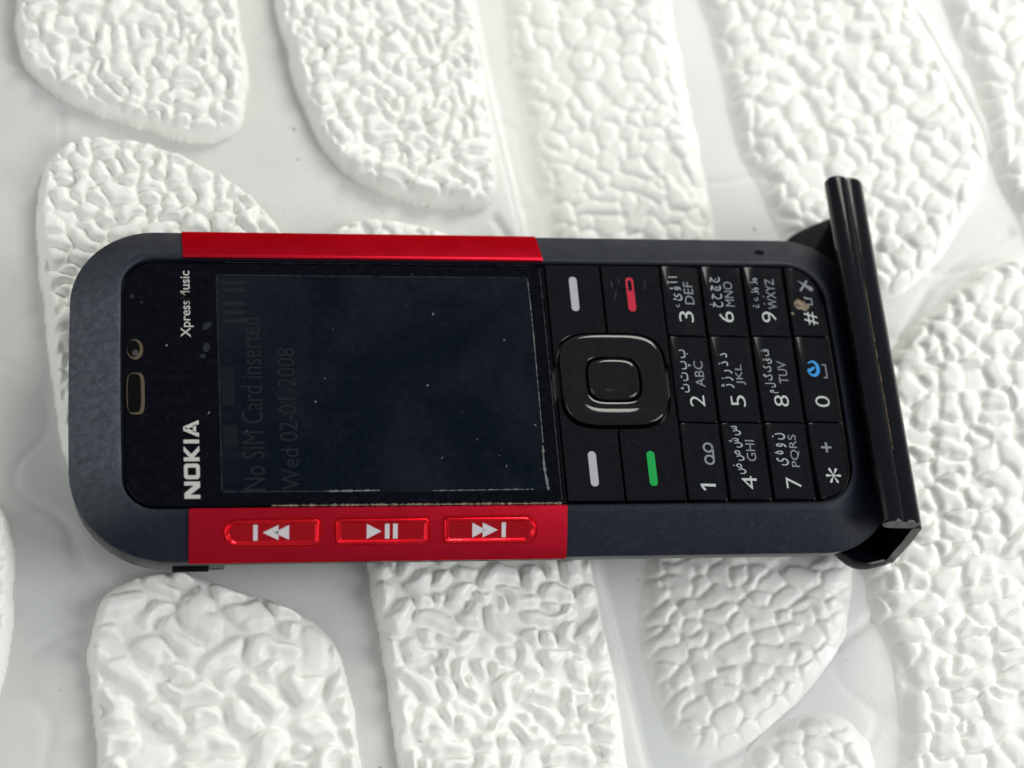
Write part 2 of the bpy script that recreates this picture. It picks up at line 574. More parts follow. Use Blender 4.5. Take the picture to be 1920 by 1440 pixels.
#          lump spacing, lump length, lump height, stone height, groove half-width, edge width
STYLE = {'S1': (1.75, 4.2, 1.35, 2.9, .12, 1.9), 'S2': (1.75, 4.0, 1.35, 2.9, .12, 1.9), 'S3': (2.05, 3.4, 1.5, 2.7, .13, 1.9), 'S3b': (1.8, 3.0, 1.0, 2.3, .08, 1.9),
         'S4': (2.2, 4.6, .85, 1.6, .03, 4.5), 'S5': (2.5, 3.2, 1.25, 1.9, .04, 4.0), 'S6': (2.5, 3.2, 1.2, 2.3, .04, 3.0), 'S7': (2.4, 3.6, 1.35, 2.0, .05, 3.4),
         'S8': (2.1, 3.6, .85, 1.5, .04, 5.0), 'S9': (1.9, 3.0, .85, 1.5, .04, 4.5), 'S10': (2.05, 5.6, 1.55, 3.0, .34, 1.9), 'S11': (2.9, 5.8, 1.7, 3.0, .46, 1.9),
         'S12': (2.0, 4.0, 1.1, 2.8, .12, 1.9), 'S13': (2.0, 4.0, 1.1, 2.8, .12, 1.9)}


def chaikin(p, n=2):
    for _ in range(n):
        q = []
        for i in range(len(p)):
            a, b = p[i], p[(i + 1) % len(p)]
            q += [(a[0] * .75 + b[0] * .25, a[1] * .75 + b[1] * .25), (a[0] * .25 + b[0] * .75, a[1] * .25 + b[1] * .75)]
        p = q
    return p


def signed_distance(px, py, poly):
    d2 = np.full(px.shape, 1e9)
    inside = np.zeros(px.shape, bool)
    for i in range(len(poly)):
        (ax, ay), (bx, by) = poly[i], poly[(i + 1) % len(poly)]
        ex, ey = bx - ax, by - ay
        t = np.clip(((px - ax) * ex + (py - ay) * ey) / (ex * ex + ey * ey + 1e-9), 0, 1)
        d2 = np.minimum(d2, (px - ax - t * ex) ** 2 + (py - ay - t * ey) ** 2)
        cr = ((ay > py) != (by > py)) & (px < (bx - ax) * (py - ay) / (by - ay + 1e-12) + ax)
        inside ^= cr
    return np.sqrt(d2) * np.where(inside, 1, -1)


def make_stone(key, seed):
    sp, lmax, amp, H, gr, ew = STYLE[key]
    poly = chaikin(STONES[key])
    rs = np.random.RandomState(seed)
    xs, ys = [p[0] for p in poly], [p[1] for p in poly]
    st = 0.22
    ax, ay = np.arange(min(xs) - 2.2, max(xs) + 2.2, st), np.arange(min(ys) - 2.2, max(ys) + 2.2, st)
    X, Y = np.meshgrid(ax, ay, indexing='ij')
    k = seed % 6
    d = signed_distance(X.ravel(), Y.ravel(), poly).reshape(X.shape) + 0.5 * vnoise(X, Y, 4.0, k) + 0.2 * vnoise(X, Y, 1.8, k + 1)
    if ew > 2.5:
        d = d + 1.1                                     # the far sheet's stones spread softly into their joints
    XW = X + sp * .42 * vnoise(X, Y, sp * 1.2, k + 2) + sp * .22 * vnoise(X, Y, sp * .55, k + 1)
    YW = Y + sp * .42 * vnoise(X, Y, sp * 1.2, k + 3) + sp * .22 * vnoise(X, Y, sp * .55, k + 4)
    # spines of beans, worms and pebbles thrown one by one, long ones first; each lump is the ground nearest to its spine
    spines, taken = [], np.zeros((0, 2))
    tries = int(abs(area2(poly)) / 2 / sp ** 2 * 9) + 300
    for i in range(tries):
        f = i / tries
        L = lmax * (rs.uniform(.45, 1.0) if f < .4 else rs.rand() * (1.0 - .8 * f))
        cx, cy = rs.uniform(ax[0] - 1, ax[-1] + 1), rs.uniform(ay[0] - 1, ay[-1] + 1)
        a, bend = rs.uniform(0, math.tau), rs.uniform(-1.7, 1.7)
        n1 = (cx - L / 2 * math.cos(a - bend / 2), cy - L / 2 * math.sin(a - bend / 2))
        n2 = (cx + L / 2 * math.cos(a + bend / 2), cy + L / 2 * math.sin(a + bend / 2))
        smp = np.array([(n1[0] + (cx - n1[0]) * u, n1[1] + (cy - n1[1]) * u) for u in (0, .5)] + [(cx + (n2[0] - cx) * u, cy + (n2[1] - cy) * u) for u in (0, .5, 1)])
        if len(taken) and (((smp[:, None] - taken[None]) ** 2).sum(-1)).min() < (sp * rs.choice((.6, .8, .95, 1.0, 1.1))) ** 2:
            continue
        spines.append((n1, (cx, cy), n2))
        taken = np.concatenate([taken, smp])
    d1, d2 = np.full(X.shape, 1e9), np.full(X.shape, 1e9)
    own = np.zeros(X.shape, int)
    for j, (n1, c, n2) in enumerate(spines):
        R = lmax / 2 + sp * 3.2
        u0, u1 = max(0, int((c[0] - R - ax[0]) / st)), min(X.shape[0], max(0, int((c[0] + R - ax[0]) / st)))
        v0, v1 = max(0, int((c[1] - R - ay[0]) / st)), min(X.shape[1], max(0, int((c[1] + R - ay[0]) / st)))
        if u1 <= u0 or v1 <= v0:
            continue
        sl = (slice(u0, u1), slice(v0, v1))
        x, y = XW[sl], YW[sl]
        q = None
        for qa, qb in ((n1, c), (c, n2)):
            ex, ey = qb[0] - qa[0], qb[1] - qa[1]
            t = np.clip(((x - qa[0]) * ex + (y - qa[1]) * ey) / (ex * ex + ey * ey + 1e-6), 0, 1)
            w = np.hypot(x - qa[0] - t * ex, y - qa[1] - t * ey)
            q = w if q is None else np.minimum(q, w)
        a1, a2 = d1[sl], d2[sl]
        near = q < a1
        d2[sl] = np.where(near, a1, np.minimum(a2, q))
        d1[sl] = np.where(near, q, a1)
        own[sl] = np.where(near, j, own[sl])
    bd = (d2 - d1) / 2
    # lumps stay rounded off even where a neighbour is far away
    bd = np.minimum(bd, sp * .78 - d1)
    hh = rs.uniform(.74, 1.14, len(spines))
    hh[rs.rand(len(spines)) < .05] = .25
    t = np.clip((bd - gr) / (sp * .33), 0, 1)
    p = np.sqrt(1 - (1 - t) ** 2) * hh[own] * (.86 + .14 * np.clip(1 - d1 / sp * 1.4, 0, 1))
    # one light smoothing pass so that the casting looks soft
    for _ in range(1):
        pp = np.pad(p, 1, mode='edge')
        p = (pp[1:-1, 1:-1] * 4 + (pp[:-2, 1:-1] + pp[2:, 1:-1] + pp[1:-1, :-2] + pp[1:-1, 2:]) * 2 + pp[:-2, :-2] + pp[2:, 2:] + pp[:-2, 2:] + pp[2:, :-2]) / 16
    e = np.clip((d + 0.1) / ew, 0, 1)
    edge = np.sqrt(1 - (1 - e) ** 2.4) if ew < 2.5 else .35 * np.sqrt(1 - (1 - e) ** 2.4) + .65 * sst(e)
    sink = 0.0 if ew < 2.5 else .22
    lm = sst((d - 0.15) / (ew * .6))
    h = (H - .55 + sink) * edge - sink + amp * p * lm + 0.35 * vnoise(X, Y, 9, k) * lm + 0.12 * vnoise(X, Y, 1.3, k + 3) * lm
    h = np.where(d < -0.05, -0.5, h)
    return grid_mesh('stone', X, Y, sheet(X, Y) + h, d > -0.05, 'foam', panel)


for i, key in enumerate(STONES):
    make_stone(key, 21 + i)

# ------------------------------------------------------------------ the phone
phone = empty('mobile_phone', (14, 0, -10), 'black and red candybar mobile phone lying face up in the black stand', 'phone')


def out_line(i, r_l=11.0, r_r=10.0):
    return rounded(-40.2 + i, 69.3 - i, -24 + i, 24 - i, [max(.5, q - i) for q in (r_l + 1.5, r_r, r_r, r_l)], 12, 10, (.35, .5))


def in_line(i):
    return rounded(-33.7 + i, 63.4 - i, -18.1 + i, 18.1 - i, [max(.3, q - i) for q in (4.2, 5.6, 5.6, 4.2)], 12, 10, (.2, .35))


loft('front_frame', [lift(out_line(0.5), -3.75), lift(out_line(0.05), -3.6), lift(out_line(0), -3.1), lift(out_line(.3), -2.78),
                     lift(in_line(-1.05), 0.0), lift(in_line(-.75), .22), lift(in_line(-.25), .3), lift(in_line(-.02), .12), lift(in_line(0), -1.3)],
     'frame', phone, True, True, 28)
loft('back_cover', [lift(out_line(.45), -3.7), lift(out_line(.5), -4.2), lift(out_line(.85), -6.6), lift(out_line(1.7), -8.6), lift(out_line(3.6), -9.8), lift(out_line(6), -10)],
     'back', phone, True, True, 40)
cap = loft('top_cap', [lift(out_line(.3), -3.95), lift(out_line(.18), -4.4), lift(out_line(.35), -7.0), lift(out_line(1.3), -8.7), lift(out_line(3.4), -9.9)],
           'back', phone, True, True, 40)
bm = bmesh.new()
bm.from_mesh(cap.data)
org = origin_of(phone)
geom = bm.verts[:] + bm.edges[:] + bm.faces[:]
bmesh.ops.bisect_plane(bm, geom=geom, plane_co=W((-20.8, 0, 0)) - org, plane_no=(1, 0, 0), clear_outer=True)
bmesh.ops.holes_fill(bm, edges=[e for e in bm.edges if e.is_boundary])
bm.to_mesh(cap.data)
bm.free()
slab('side_socket', [(-27.4, -24.05), (-22.8, -24.05), (-22.8, -23), (-27.4, -23)], -6.6, -5.4, .1, 'hole', phone)

# red side strips ------------------------------------------------------
STRIP = [(18.15, .10), (18.22, .50), (18.42, .62), (18.62, .60), (19.0, .42), (23.15, -2.0), (23.95, -2.75), (24.14, -3.0), (24.14, -3.55), (23.4, -3.6), (18.3, -.5)]


def strip(sgn, x0, x1):
    loops = []
    c = (21.2, -1.4)
    for x, s in ((x0, .985), (x0 + .12, 1), (x1 - .12, 1), (x1, .985)):
        loops.append([(x, sgn * (c[0] + (y - c[0]) * s), c[1] + (z - c[1]) * s) for y, z in STRIP])
    return loft('red_strip', loops, 'red', phone, True, True, 14)


strip(1, -25.6, 23.45)
strip(-1, -25.45, 23.5)

# media keys on the lower strip -----------------------------------------
SL = Vector((4.15, -2.42)).normalized()


def strip_point(x, s, h):
    # s runs outwards along the slope, h stands off it
    return (x, -(19.0 + s * SL.x + h * -SL.y), .42 + s * SL.y + h * SL.x)


def media_key(x0, x1, radii):
    def lp(i, h):
        return [strip_point(x, s, h) for x, s in rounded(x0 + i, x1 - i, .52 + i, 4.30 - i, [max(.2, r - i) for r in radii], 8, 3)]
    return loft('media_key', [lp(-.12, -.12), lp(-.05, .06), lp(.12, .04), lp(.16, -.05), lp(.20, .12), lp(.32, .36), lp(.48, .43), lp(.64, .34), lp(.76, .14), lp(.86, .09)],
                'red_key', phone, False, True, 50)


def tri_x(x0, x1, s0, s1):
    return [(x0, s0), (x0, s1), (x1, (s0 + s1) / 2)]


ia, ib = 1.44, 3.38
k1 = media_key(-21.3, -8.65, (1.85, .7, .7, 1.85))
k2 = media_key(-7.05, 5.4, (.7, .7, .7, .7))
k3 = media_key(6.95, 19.55, (.7, 1.85, 1.85, .7))
cx = -15.0
flat('icon', [[(cx - 2.35, ia - .05), (cx - 1.8, ia - .05), (cx - 1.8, ib + .05), (cx - 2.35, ib + .05)],
              tri_x(cx + .85, cx - 1.15, ia, ib), tri_x(cx + 2.2, cx + .25, ia + .02, ib - .02)], None, 'icon', k1, .06, strip_point, .11)
cx = -.85
flat('icon', [tri_x(cx - 2.0, cx - .1, ia, ib), [(cx + .35, ia), (cx + .95, ia), (cx + .95, ib), (cx + .35, ib)],
              [(cx + 1.4, ia), (cx + 2.0, ia), (cx + 2.0, ib), (cx + 1.4, ib)]], None, 'icon', k2, .06, strip_point, .11)
cx = 13.0
flat('icon', [tri_x(cx - 2.1, cx - .3, ia, ib), tri_x(cx - .75, cx + 1.25, ia, ib),
              [(cx + 1.75, ia), (cx + 2.3, ia), (cx + 2.3, ib), (cx + 1.75, ib)]], None, 'icon', k3, .06, strip_point, .11)

# microphone hole in the frame -------------------------------------------
mic = []
for i in range(14):
    a = i / 14 * math.tau
    mic.append((55.3 + .75 * math.cos(a), 20.9 + .5 * math.sin(a)))
flat('microphone_hole', [mic], lambda x, y: 0.0 - (y - 19.15) * 2.78 / 4.55 + .02, 'hole', phone, .04)

# display window ----------------------------------------------------------
win = slab('display_window', rounded(-33.35, 23.35, -17.75, 17.75, (4.0, .3, .3, 4.0), 10, 6, (.15, 0)), -1.2, -.05, .22, 'glass', phone)
ZW = -.05
lcd = slab('display', [(-21.35, -16), (21.35, -16), (21.35, 16), (-21.35, 16)], -.3, ZW + .03, .015, 'lcd', win)
zl = lambda x, y: ZW + .03
zw = lambda x, y: ZW

# maker's name drawn from squared strokes, reading along +y
def logo(letters, y0, y1, xb, xt):
    total = sum(w for w, _ in letters) + .17 * (len(letters) - 1)
    out, u = [], 0.0
    for w, polys in letters:
        for p in polys:
            out.append([(xb + (xt - xb) * v, y0 + (y1 - y0) * (u + q) / total) for q, v in p])
        u += w + .17
    return out


t = .27
N_ = (1.18, [[(0, 0), (t, 0), (t, .62), (1.18 - t - .12, 0), (1.18, 0), (1.18, 1), (1.18 - t, 1), (1.18 - t, .40), (t + .10, 1), (0, 1)]])
_o = [(.14, 0), (.94, 0), (1.08, .14), (1.08, .86), (.94, 1), (.14, 1), (0, .86), (0, .14)]
_i = [(.33, .23), (.75, .23), (.81, .29), (.81, .71), (.75, .77), (.33, .77), (.27, .71), (.27, .29)]
O_ = (1.08, [[_o[q], _o[(q + 1) % 8], _i[(q + 1) % 8], _i[q]] for q in range(8)])
K_ = (1.08, [[(0, 0), (t, 0), (t, 1), (0, 1)], [(t, .36), (t, .64), (.70, 1), (1.06, 1), (.50, .52), (1.08, 0), (.72, 0)]])
I_ = (.27, [[(0, 0), (t, 0), (t, 1), (0, 1)]])
A_ = (1.22, [[(0, 0), (.29, 0), (.75, 1), (.46, 1)], [(.93, 0), (1.22, 0), (.75, 1), (.55, .80)], [(.30, .18), (.92, .18), (.82, .38), (.40, .38)]])
flat('maker_logo', logo([N_, O_, K_, I_, A_], -16.65, -5.6, -23.95, -25.95), zw, 'logo', win, .03)

mw = M['worn']
tc = nd(mw, 'ShaderNodeTexCoord')
sep = nd(mw, 'ShaderNodeSeparateXYZ')
ln(mw, tc.outputs['Object'], sep.inputs[0])
ma = nd(mw, 'ShaderNodeMath', operation='SUBTRACT')
ln(mw, sep.outputs['Y'], ma.inputs[0])
ma.inputs[1].default_value = 12.3 * MM
mb_ = nd(mw, 'ShaderNodeMath', operation='ABSOLUTE')
ln(mw, ma.outputs[0], mb_.inputs[0])
mc = nd(mw, 'ShaderNodeMath', operation='MULTIPLY')
ln(mw, mb_.outputs[0], mc.inputs[0])
mc.inputs[1].default_value = 0.42 / MM
nz = noise(mw, 1.6, 3)
md = nd(mw, 'ShaderNodeMath', operation='ADD')
ln(mw, mc.outputs[0], md.inputs[0])
ln(mw, nz.outputs['Fac'], md.inputs[1])
rr = ramp(mw, md.outputs[0], [(0.62, (0.004, 0.005, 0.008)), (0.98, (0.38, 0.38, 0.35))])
ln(mw, rr.outputs['Color'], bsdf(mw).inputs['Base Color'])
text('series_lettering', 'XpressMusic', 6.45, 16.4, -24.35, -26.05, zw, 'worn', win, bold=.012, lift_z=.03)

text('display_text', 'No SIM Card inserted', -15.6, 9.4, -15.6, -18.5, zl, 'ghost', win, lift_z=.02)
text('display_text', 'Wed 02-01-2008', -15.6, 4.9, -11.2, -13.6, zl, 'ghost', win, lift_z=.02)
flat('display_icon', [[(-20.9, -9.5), (-19.0, -9.5), (-19.0, -6.3), (-20.9, -6.3)], [(-20.9, -3.6), (-19.3, -3.6), (-19.3, 2.0), (-20.9, 2.0)]], zl, 'ghost_warm', win, .015)
flat('display_icon', [[(-20.4, y), (-17.4, y), (-17.4, y + .55), (-20.4, y + .55)] for y in (8.6, 9.9, 11.2, 13.3, 14.4)], zl, 'ghost', win, .015)

# sound openings ---------------------------------------------------------
def oval(cx, cy, a, b, n=20, e=2.0):
    out = []
    for i in range(n):
        q = i / n * math.tau
        c, s = math.cos(q), math.sin(q)
        out.append((cx + a * math.copysign(abs(c) ** (2 / e), c), cy + b * math.copysign(abs(s) ** (2 / e), s)))
    return out


def ring(name, outer, inner, z, material, parent, hgt=.05):
    n = len(outer)
    return loft(name, [lift(outer, z), lift(outer, z + hgt), lift(inner, z + hgt), lift(inner, z)], material, parent, False, False)


so = ring('sensor_rim', oval(-32.0, 4.6, 1.05, 1.5), oval(-32.2, 4.7, .82, 1.25), ZW, 'rim', win)
flat('sensor_hole', [oval(-32.05, 4.6, .85, 1.3)], zw, 'hole', win, .02)
flat('sensor_glint', [oval(-31.95, 4.1, .42, .5, 14)], lambda x, y: ZW + .02, 'lens', win, .02)  # small glint in the opening, painted as a paler dot
ring('earpiece_rim', oval(-31.9, -1.8, 1.1, 3.0, 28, 4), oval(-32.18, -1.75, .92, 2.80, 28, 4), ZW, 'rim', win)
flat('earpiece_hole', [oval(-32.05, -1.8, .95, 2.85, 28, 4)], zw, 'hole', win, .02)

# dust and grime on the glass
rd = random.Random(5)


def blob(cx, cy, r, n=7, el=1.0, rot_=0.0):
    out = []
    for i in range(n):
        a = i / n * math.tau
        q = r * rd.uniform(.6, 1.25)
        u, v = q * math.cos(a) * el, q * math.sin(a)
        out.append((cx + u * math.cos(rot_) - v * math.sin(rot_), cy + u * math.sin(rot_) + v * math.cos(rot_)))
    return out


specks = [blob(-27.9, 5.2, .16), (blob(-22.6, -4.6, .12, el=2.0, rot_=.9)), blob(7.7, 10.1, .14, el=1.6, rot_=1.2), blob(17.2, 6.2, .12, el=1.7, rot_=1.4),
          blob(-8.7, -3.0, .15), blob(6.3, -.6, .12, el=1.8, rot_=.7), blob(16.0, -12.4, .09, el=3, rot_=1.5), blob(12.4, -8.5, .1), blob(20.4, -6.5, .1, el=2.6, rot_=-.7)]
for i in range(14):
    specks.append(blob(rd.uniform(-33, 22.5), rd.uniform(-17, 17), rd.uniform(.02, .07), 6, rd.choice((1, 1, 2.5, 4)), rd.uniform(0, 3)))
ds = flat('dust_specks', specks, lambda x, y: ZW + .03, 'dust', win, .02)
ds['kind'] = 'stuff'
scuff = [blob(-22.6, 8.1, .45, 9, 1.5, .6), blob(-22.8, 4.9, .5, 9, 1.6, 1.2), blob(-23.3, 3.7, .35, 8, 1.8, .3), blob(-32.3, 12.5, .35, 8), blob(-31.1, 11.6, .2, 8)]
sc_ = flat('scuff_marks', scuff, zw, 'film', win, .012)
sc_['kind'] = 'stuff'


def ribbon(pts, wmin, wmax, n=40):
    out_l, out_r = [], []
    for i in range(n + 1):
        q = i / n * (len(pts) - 1)
        j = min(int(q), len(pts) - 2)
        f = q - j
        x, y = pts[j][0] * (1 - f) + pts[j + 1][0] * f, pts[j][1] * (1 - f) + pts[j + 1][1] * f
        dx, dy = pts[j + 1][0] - pts[j][0], pts[j + 1][1] - pts[j][1]
        L = math.hypot(dx, dy)
        w = rd.uniform(wmin, wmax)
        jit = rd.uniform(-.04, .04)
        out_l.append((x - dy / L * (w + jit), y + dx / L * (w + jit)))
        out_r.append((x + dy / L * (w * .6), y - dx / L * (w * .6)))
    quads = []
    for i in range(n):
        quads.append([out_l[i], out_l[i + 1], out_r[i + 1], out_r[i]])
    return quads


def dirt_line(name, paths, zf, material, parent):
    polys = []
    for p in paths:
        polys += ribbon(*p)
    o = flat(name, polys, zf, material, parent, .02)
    o['kind'] = 'stuff'
    return o


dirt_line('dust_line', [([(21.2, 15.6), (21.3, 9), (21.25, 0), (21.2, -9)], .02, .09, 60), ([(21.1, -9.5), (21.0, -12.5), (21.3, -15.9)], .05, .25, 24),
                        ([(-8, -15.8), (-1, -15.75)], .04, .22, 30), ([(6, -15.85), (19.5, -15.75)], .01, .10, 40)], lambda x, y: ZW + .03, 'dust', win)
dirt_line('edge_film', [([(-21.2, 15.8), (-21.2, 0), (-21.2, -15.7)], .03, .16, 60), ([(-21, -15.75), (-8, -15.8)], .05, .2, 30), ([(-21, 15.8), (-2, 15.75), (20, 15.8)], .01, .12, 70),
                        ([(23.0, 17.3), (23.05, 0), (23.0, -17.3)], .05, .16, 80)], lambda x, y: ZW + .032, 'film', win)
dirt_line('seam_grime', [([(-15, -17.75), (22.9, -17.8)], .03, .24, 120)], lambda x, y: ZW + .03, 'grime', win)
dirt_line('seam_film', [([(-20, 17.75), (22, 17.75)], .01, .10, 90)], lambda x, y: ZW + .03, 'film', win)

# keypad -----------------------------------------------------------------
slab('keypad_base', rounded(23.45, 63.3, -17.95, 17.95, (.3, 5.4, 5.4, .3), 10, 6, (0, .3)), -1.25, -.75, .05, 'tray', phone)
ROWS = [39.95, 45.7, 51.82, 57.9, 63.15]
COLS = [-17.75, -6.35, 6.75, 17.75]


def key_surface(row):
    xa, xb = ROWS[row], ROWS[row + 1]

    def f(x, y):
        u = min(1, max(0, (x - xa) / (xb - xa)))
        return .45 - .08 * u - .55 * max(0, u - .46) ** 1.15
    return f


def num_key(row, col):
    xa, xb, ya, yb = ROWS[row] + .12, ROWS[row + 1] - .12, COLS[col] + .1, COLS[col + 1] - .1
    zf = key_surface(row)
    rad = [.35] * 4
    if row == 3 and col == 0:
        rad[1] = 5.0
    if row == 3 and col == 2:
        rad[2] = 5.0
    poly = rounded(xa, xb, ya, yb, rad, 8, 3)
    top = inset(poly, .16)
    o = loft('number_key', [lift(poly, -1.0), [(x, y, zf(x, y) - .14) for x, y in poly], [(x, y, zf(x, y) - .03) for x, y in inset(poly, .06)],
                            [(x, y, zf(x, y)) for x, y in top]], 'key', phone, False, True, 30)
    bm = bmesh.new()
    bm.from_mesh(o.data)
    org = origin_of(phone)
    for q in (.25, .40, .46, .52, .6, .75, .9):
        fs = [f for f in bm.faces if abs(f.normal.z) > .9]
        ge = list({v for f in fs for v in f.verts}) + list({e for f in fs for e in f.edges}) + fs
        xx = ROWS[row] + (ROWS[row + 1] - ROWS[row]) * q
        bmesh.ops.bisect_plane(bm, geom=ge, plane_co=W((xx, 0, 0)) - org, plane_no=(1, 0, 0))
    for v in bm.verts:
        p = v.co + org
        x, y, z = p.x / MM, p.y / MM, p.z / MM - Z0
        on_top = any(abs(f.normal.z) > .9 for f in v.link_faces) and all(len(f.verts) > 4 or abs(f.normal.z) > .9 for f in v.link_faces)
        if on_top:
            v.co.z = (zf(x, y) + Z0) * MM - org.z
    bm.to_mesh(o.data)
    bm.free()
    o.data.polygons.foreach_set('use_smooth', [True] * len(o.data.polygons))
    o.data.set_sharp_from_angle(angle=math.radians(11))
    return o, zf


# digit, its y range, letters, arabic letters in the order they stand along +y
LEG = {
    (0, 0): ('1', (-16.1, -14.9), None, None),
    (0, 1): ('2', (-4.0, -2.3), ('ABC', -1.0, 2.9), ('\u062b \u062a \u067e \u0628', -1.9, 4.6)),
    (0, 2): ('3', (8.9, 10.6), ('DEF', 11.7, 15.2), ('\u0621 \u0626 \u0624 \u0622 \u0627', 11.1, 16.0)),
    (1, 0): ('4', (-16.2, -14.3), ('GHI', -12.1, -9.0), ('\u0636 \u0635 \u0634 \u0633', -14.0, -6.9)),
    (1, 1): ('5', (-4.0, -2.3), ('JKL', -.7, 2.4), ('\u0698 \u0632 \u0631 \u0630 \u062f', -1.2, 4.1)),
    (1, 2): ('6', (8.9, 10.6), ('MNO', 11.4, 15.3), ('\u062e \u062d \u0686 \u062c', 11.2, 16.0)),
    (2, 0): ('7', (-16.1, -14.5), ('PQRS', -13.0, -8.2), ('\u06cc \u0647 \u0648 \u0646', -12.8, -8.0)),
    (2, 1): ('8', (-4.0, -2.3), ('TUV', -.5, 2.9), ('\u0645 \u0644 \u06af \u06a9 \u0642 \u0641', -2.0, 4.7)),
    (2, 2): ('9', (8.9, 10.6), ('WXYZ', 11.0, 15.8), ('\u063a \u0639 \u0638 \u0637', 11.1, 15.9)),
    (3, 0): ('*', (-15.4, -13.2), None, None),
    (3, 1): ('0', (-4.1, -2.4), None, None),
    (3, 2): ('#', (8.6, 10.6), None, None),
}
for row in range(4):
    for col in range(3):
        k, zf = num_key(row, col)
        xa = ROWS[row]
        dg, (d0, d1), lat, ar = LEG[(row, col)]
        xo = -.25 if row == 3 else 0
        hb, ht = xa + 4.05 + xo, xa + 1.95 + xo
        if dg == '*':
            hb, ht = xa + 3.75, xa + 1.55
        if dg == '#':
            hb, ht = xa + 3.95, xa + 2.0
        if dg == '1':
            flat('digit', [[(hb, -15.75), (hb, -15.35), (ht, -15.35), (ht, -15.70)], [(ht, -15.70), (ht + .42, -16.35), (ht + .72, -16.2), (ht + .36, -15.75)]], zf, 'print', k)
        else:
            text('digit', dg, d0, d1, hb, ht, zf, 'print', k, bold=0.0 if dg in '*#' else -.008)
        if lat:
            text('latin_letters', lat[0], lat[1], lat[2], xa + 4.45, xa + 3.1, zf, 'print_dim', k, lift_z=.055)
        if ar:
            text('arabic_letters', ar[0], ar[1], ar[2], xa + 2.75, xa + .85, zf, 'print_arab', k, res=1, bold=.01)
        if (row, col) == (0, 0):
            def arc(cx, cy, r, a0, a1, w=.14, n=14):
                o_, i_ = [], []
                for q in range(n + 1):
                    a = math.radians(a0 + (a1 - a0) * q / n)
                    o_.append((cx + (r + w) * math.cos(a), cy + (r + w) * math.sin(a)))
                    i_.append((cx + (r - w) * math.cos(a), cy + (r - w) * math.sin(a)))
                return [[o_[q], o_[q + 1], i_[q + 1], i_[q]] for q in range(n)]
            ps = arc(xa + 3.65, -11.85, .62, 0, 360, n=18) + arc(xa + 3.65, -10.05, .62, 0, 360, n=18) + [[(xa + 4.13, -11.85), (xa + 4.41, -11.85), (xa + 4.41, -10.05), (xa + 4.13, -10.05)]]
            flat('voicemail_symbol', ps, zf, 'print_dim', k, .05)
        if (row, col) == (3, 0):
            text('plus_sign', '+', -10.9, -9.4, xa + 3.0, xa + 1.5, zf, 'print_dim', k, bold=.01)
        if (row, col) == (3, 1):
            sw = []
            for q in range(24):
                a = math.radians(-160 + 300 * q / 23)
                sw.append((a, .12 + .42 * math.sin(math.pi * (q + .6) / 24)))
            o_, i_ = [], []
            cxs, cys = xa + 2.15, 1.75
            for a, wd in sw:
                o_.append((cxs + .95 * math.cos(a), cys + 1.25 * math.sin(a)))
                i_.append((cxs + (.95 - wd) * math.cos(a), cys + (1.25 - wd) * math.sin(a)))
            ps = [[o_[q], o_[q + 1], i_[q + 1], i_[q]] for q in range(23)]
            ps += [[(cxs - .95, cys - .35), (cxs - .5, cys - .55), (cxs + .1, cys - .1), (cxs + .3, cys + .25), (cxs - .1, cys + .3), (cxs - .45, cys), (cxs - .75, cys + .05)]]
            flat('swirl_symbol', ps, zf, 'blue', k, .05)
            flat('space_symbol', [[(xa + 3.5, .35), (xa + 3.5, .55), (xa + 4.1, .55), (xa + 4.1, .35)], [(xa + 3.5, 2.3), (xa + 3.5, 2.5), (xa + 4.1, 2.5), (xa + 4.1, 2.3)],
                                  [(xa + 3.92, .55), (xa + 3.92, 2.3), (xa + 4.1, 2.3), (xa + 4.1, .55)]], zf, 'print_dim', k, .05)
        if (row, col) == (3, 2):
            flat('shift_symbol', [[(xa + 2.7, 11.7), (xa + 3.6, 11.7), (xa + 3.6, 11.9), (xa + 2.7, 11.9)], [(xa + 3.4, 11.9), (xa + 3.6, 11.9), (xa + 3.6, 12.8), (xa + 3.4, 12.8)],
                                  [(xa + 2.5, 12.6), (xa + 3.4, 12.6), (xa + 3.4, 12.8), (xa + 2.3, 13.0)]], zf, 'print_dim', k, .05)
            flat('pen_symbol', [[(xa + 1.7, 15.6), (xa + 1.95, 15.4), (xa + 3.6, 13.9), (xa + 4.0, 14.1), (xa + 3.9, 14.6), (xa + 3.4, 14.8)],
                                [(xa + 1.9, 14.0), (xa + 2.15, 13.8), (xa + 3.35, 15.5), (xa + 3.1, 15.7)]], zf, 'print_dim', k, .05)
            pt = flat('worn_patch', [blob(xa + 1.85, 11.6, .95, 12, 1.1, .4), blob(xa + .35, 10.3, .28, 8)], zf, 'grime', k, .03)

# soft, call and direction keys -----------------------------------------
NC, NA, NB, NE = (31.65, 0.05), 7.35, 6.9, 3.9


def nav(i, n=56):
    return oval(NC[0], NC[1], NA - i, NB - i, n, NE - .02 * i)


ZK = .35


def soft_poly(left, up):
    sg = 1 if up else -1
    bound = [p for p in oval(NC[0], 0, NA + .28, NB + .28, 160, NE)]
    xs = 31.5
    if left:
        arcp = sorted([p for p in bound if p[0] < xs - .15 and p[1] > 2.2], key=lambda p: math.atan2(p[1], p[0] - NC[0]))
        poly = [(xs - .12, 17.65), (23.75, 17.65), (23.75, 2.4)]
        arcp = [p for p in arcp if p[0] > 24.0]
        arcp.sort(key=lambda p: -math.atan2(p[1], p[0] - NC[0]))
        poly += arcp + [(xs - .12, NB + .33)]
    else:
        arcp = [p for p in bound if p[0] > xs + .15 and p[1] > 2.2 and p[0] < 39.3]
        arcp.sort(key=lambda p: math.atan2(p[1], p[0] - NC[0]))
        poly = [(39.75, 2.4)] + [(39.75, 17.65), (xs + .12, 17.65), (xs + .12, NB + .33)] + arcp[::-1]
    return [(x, sg * y) for x, y in poly]


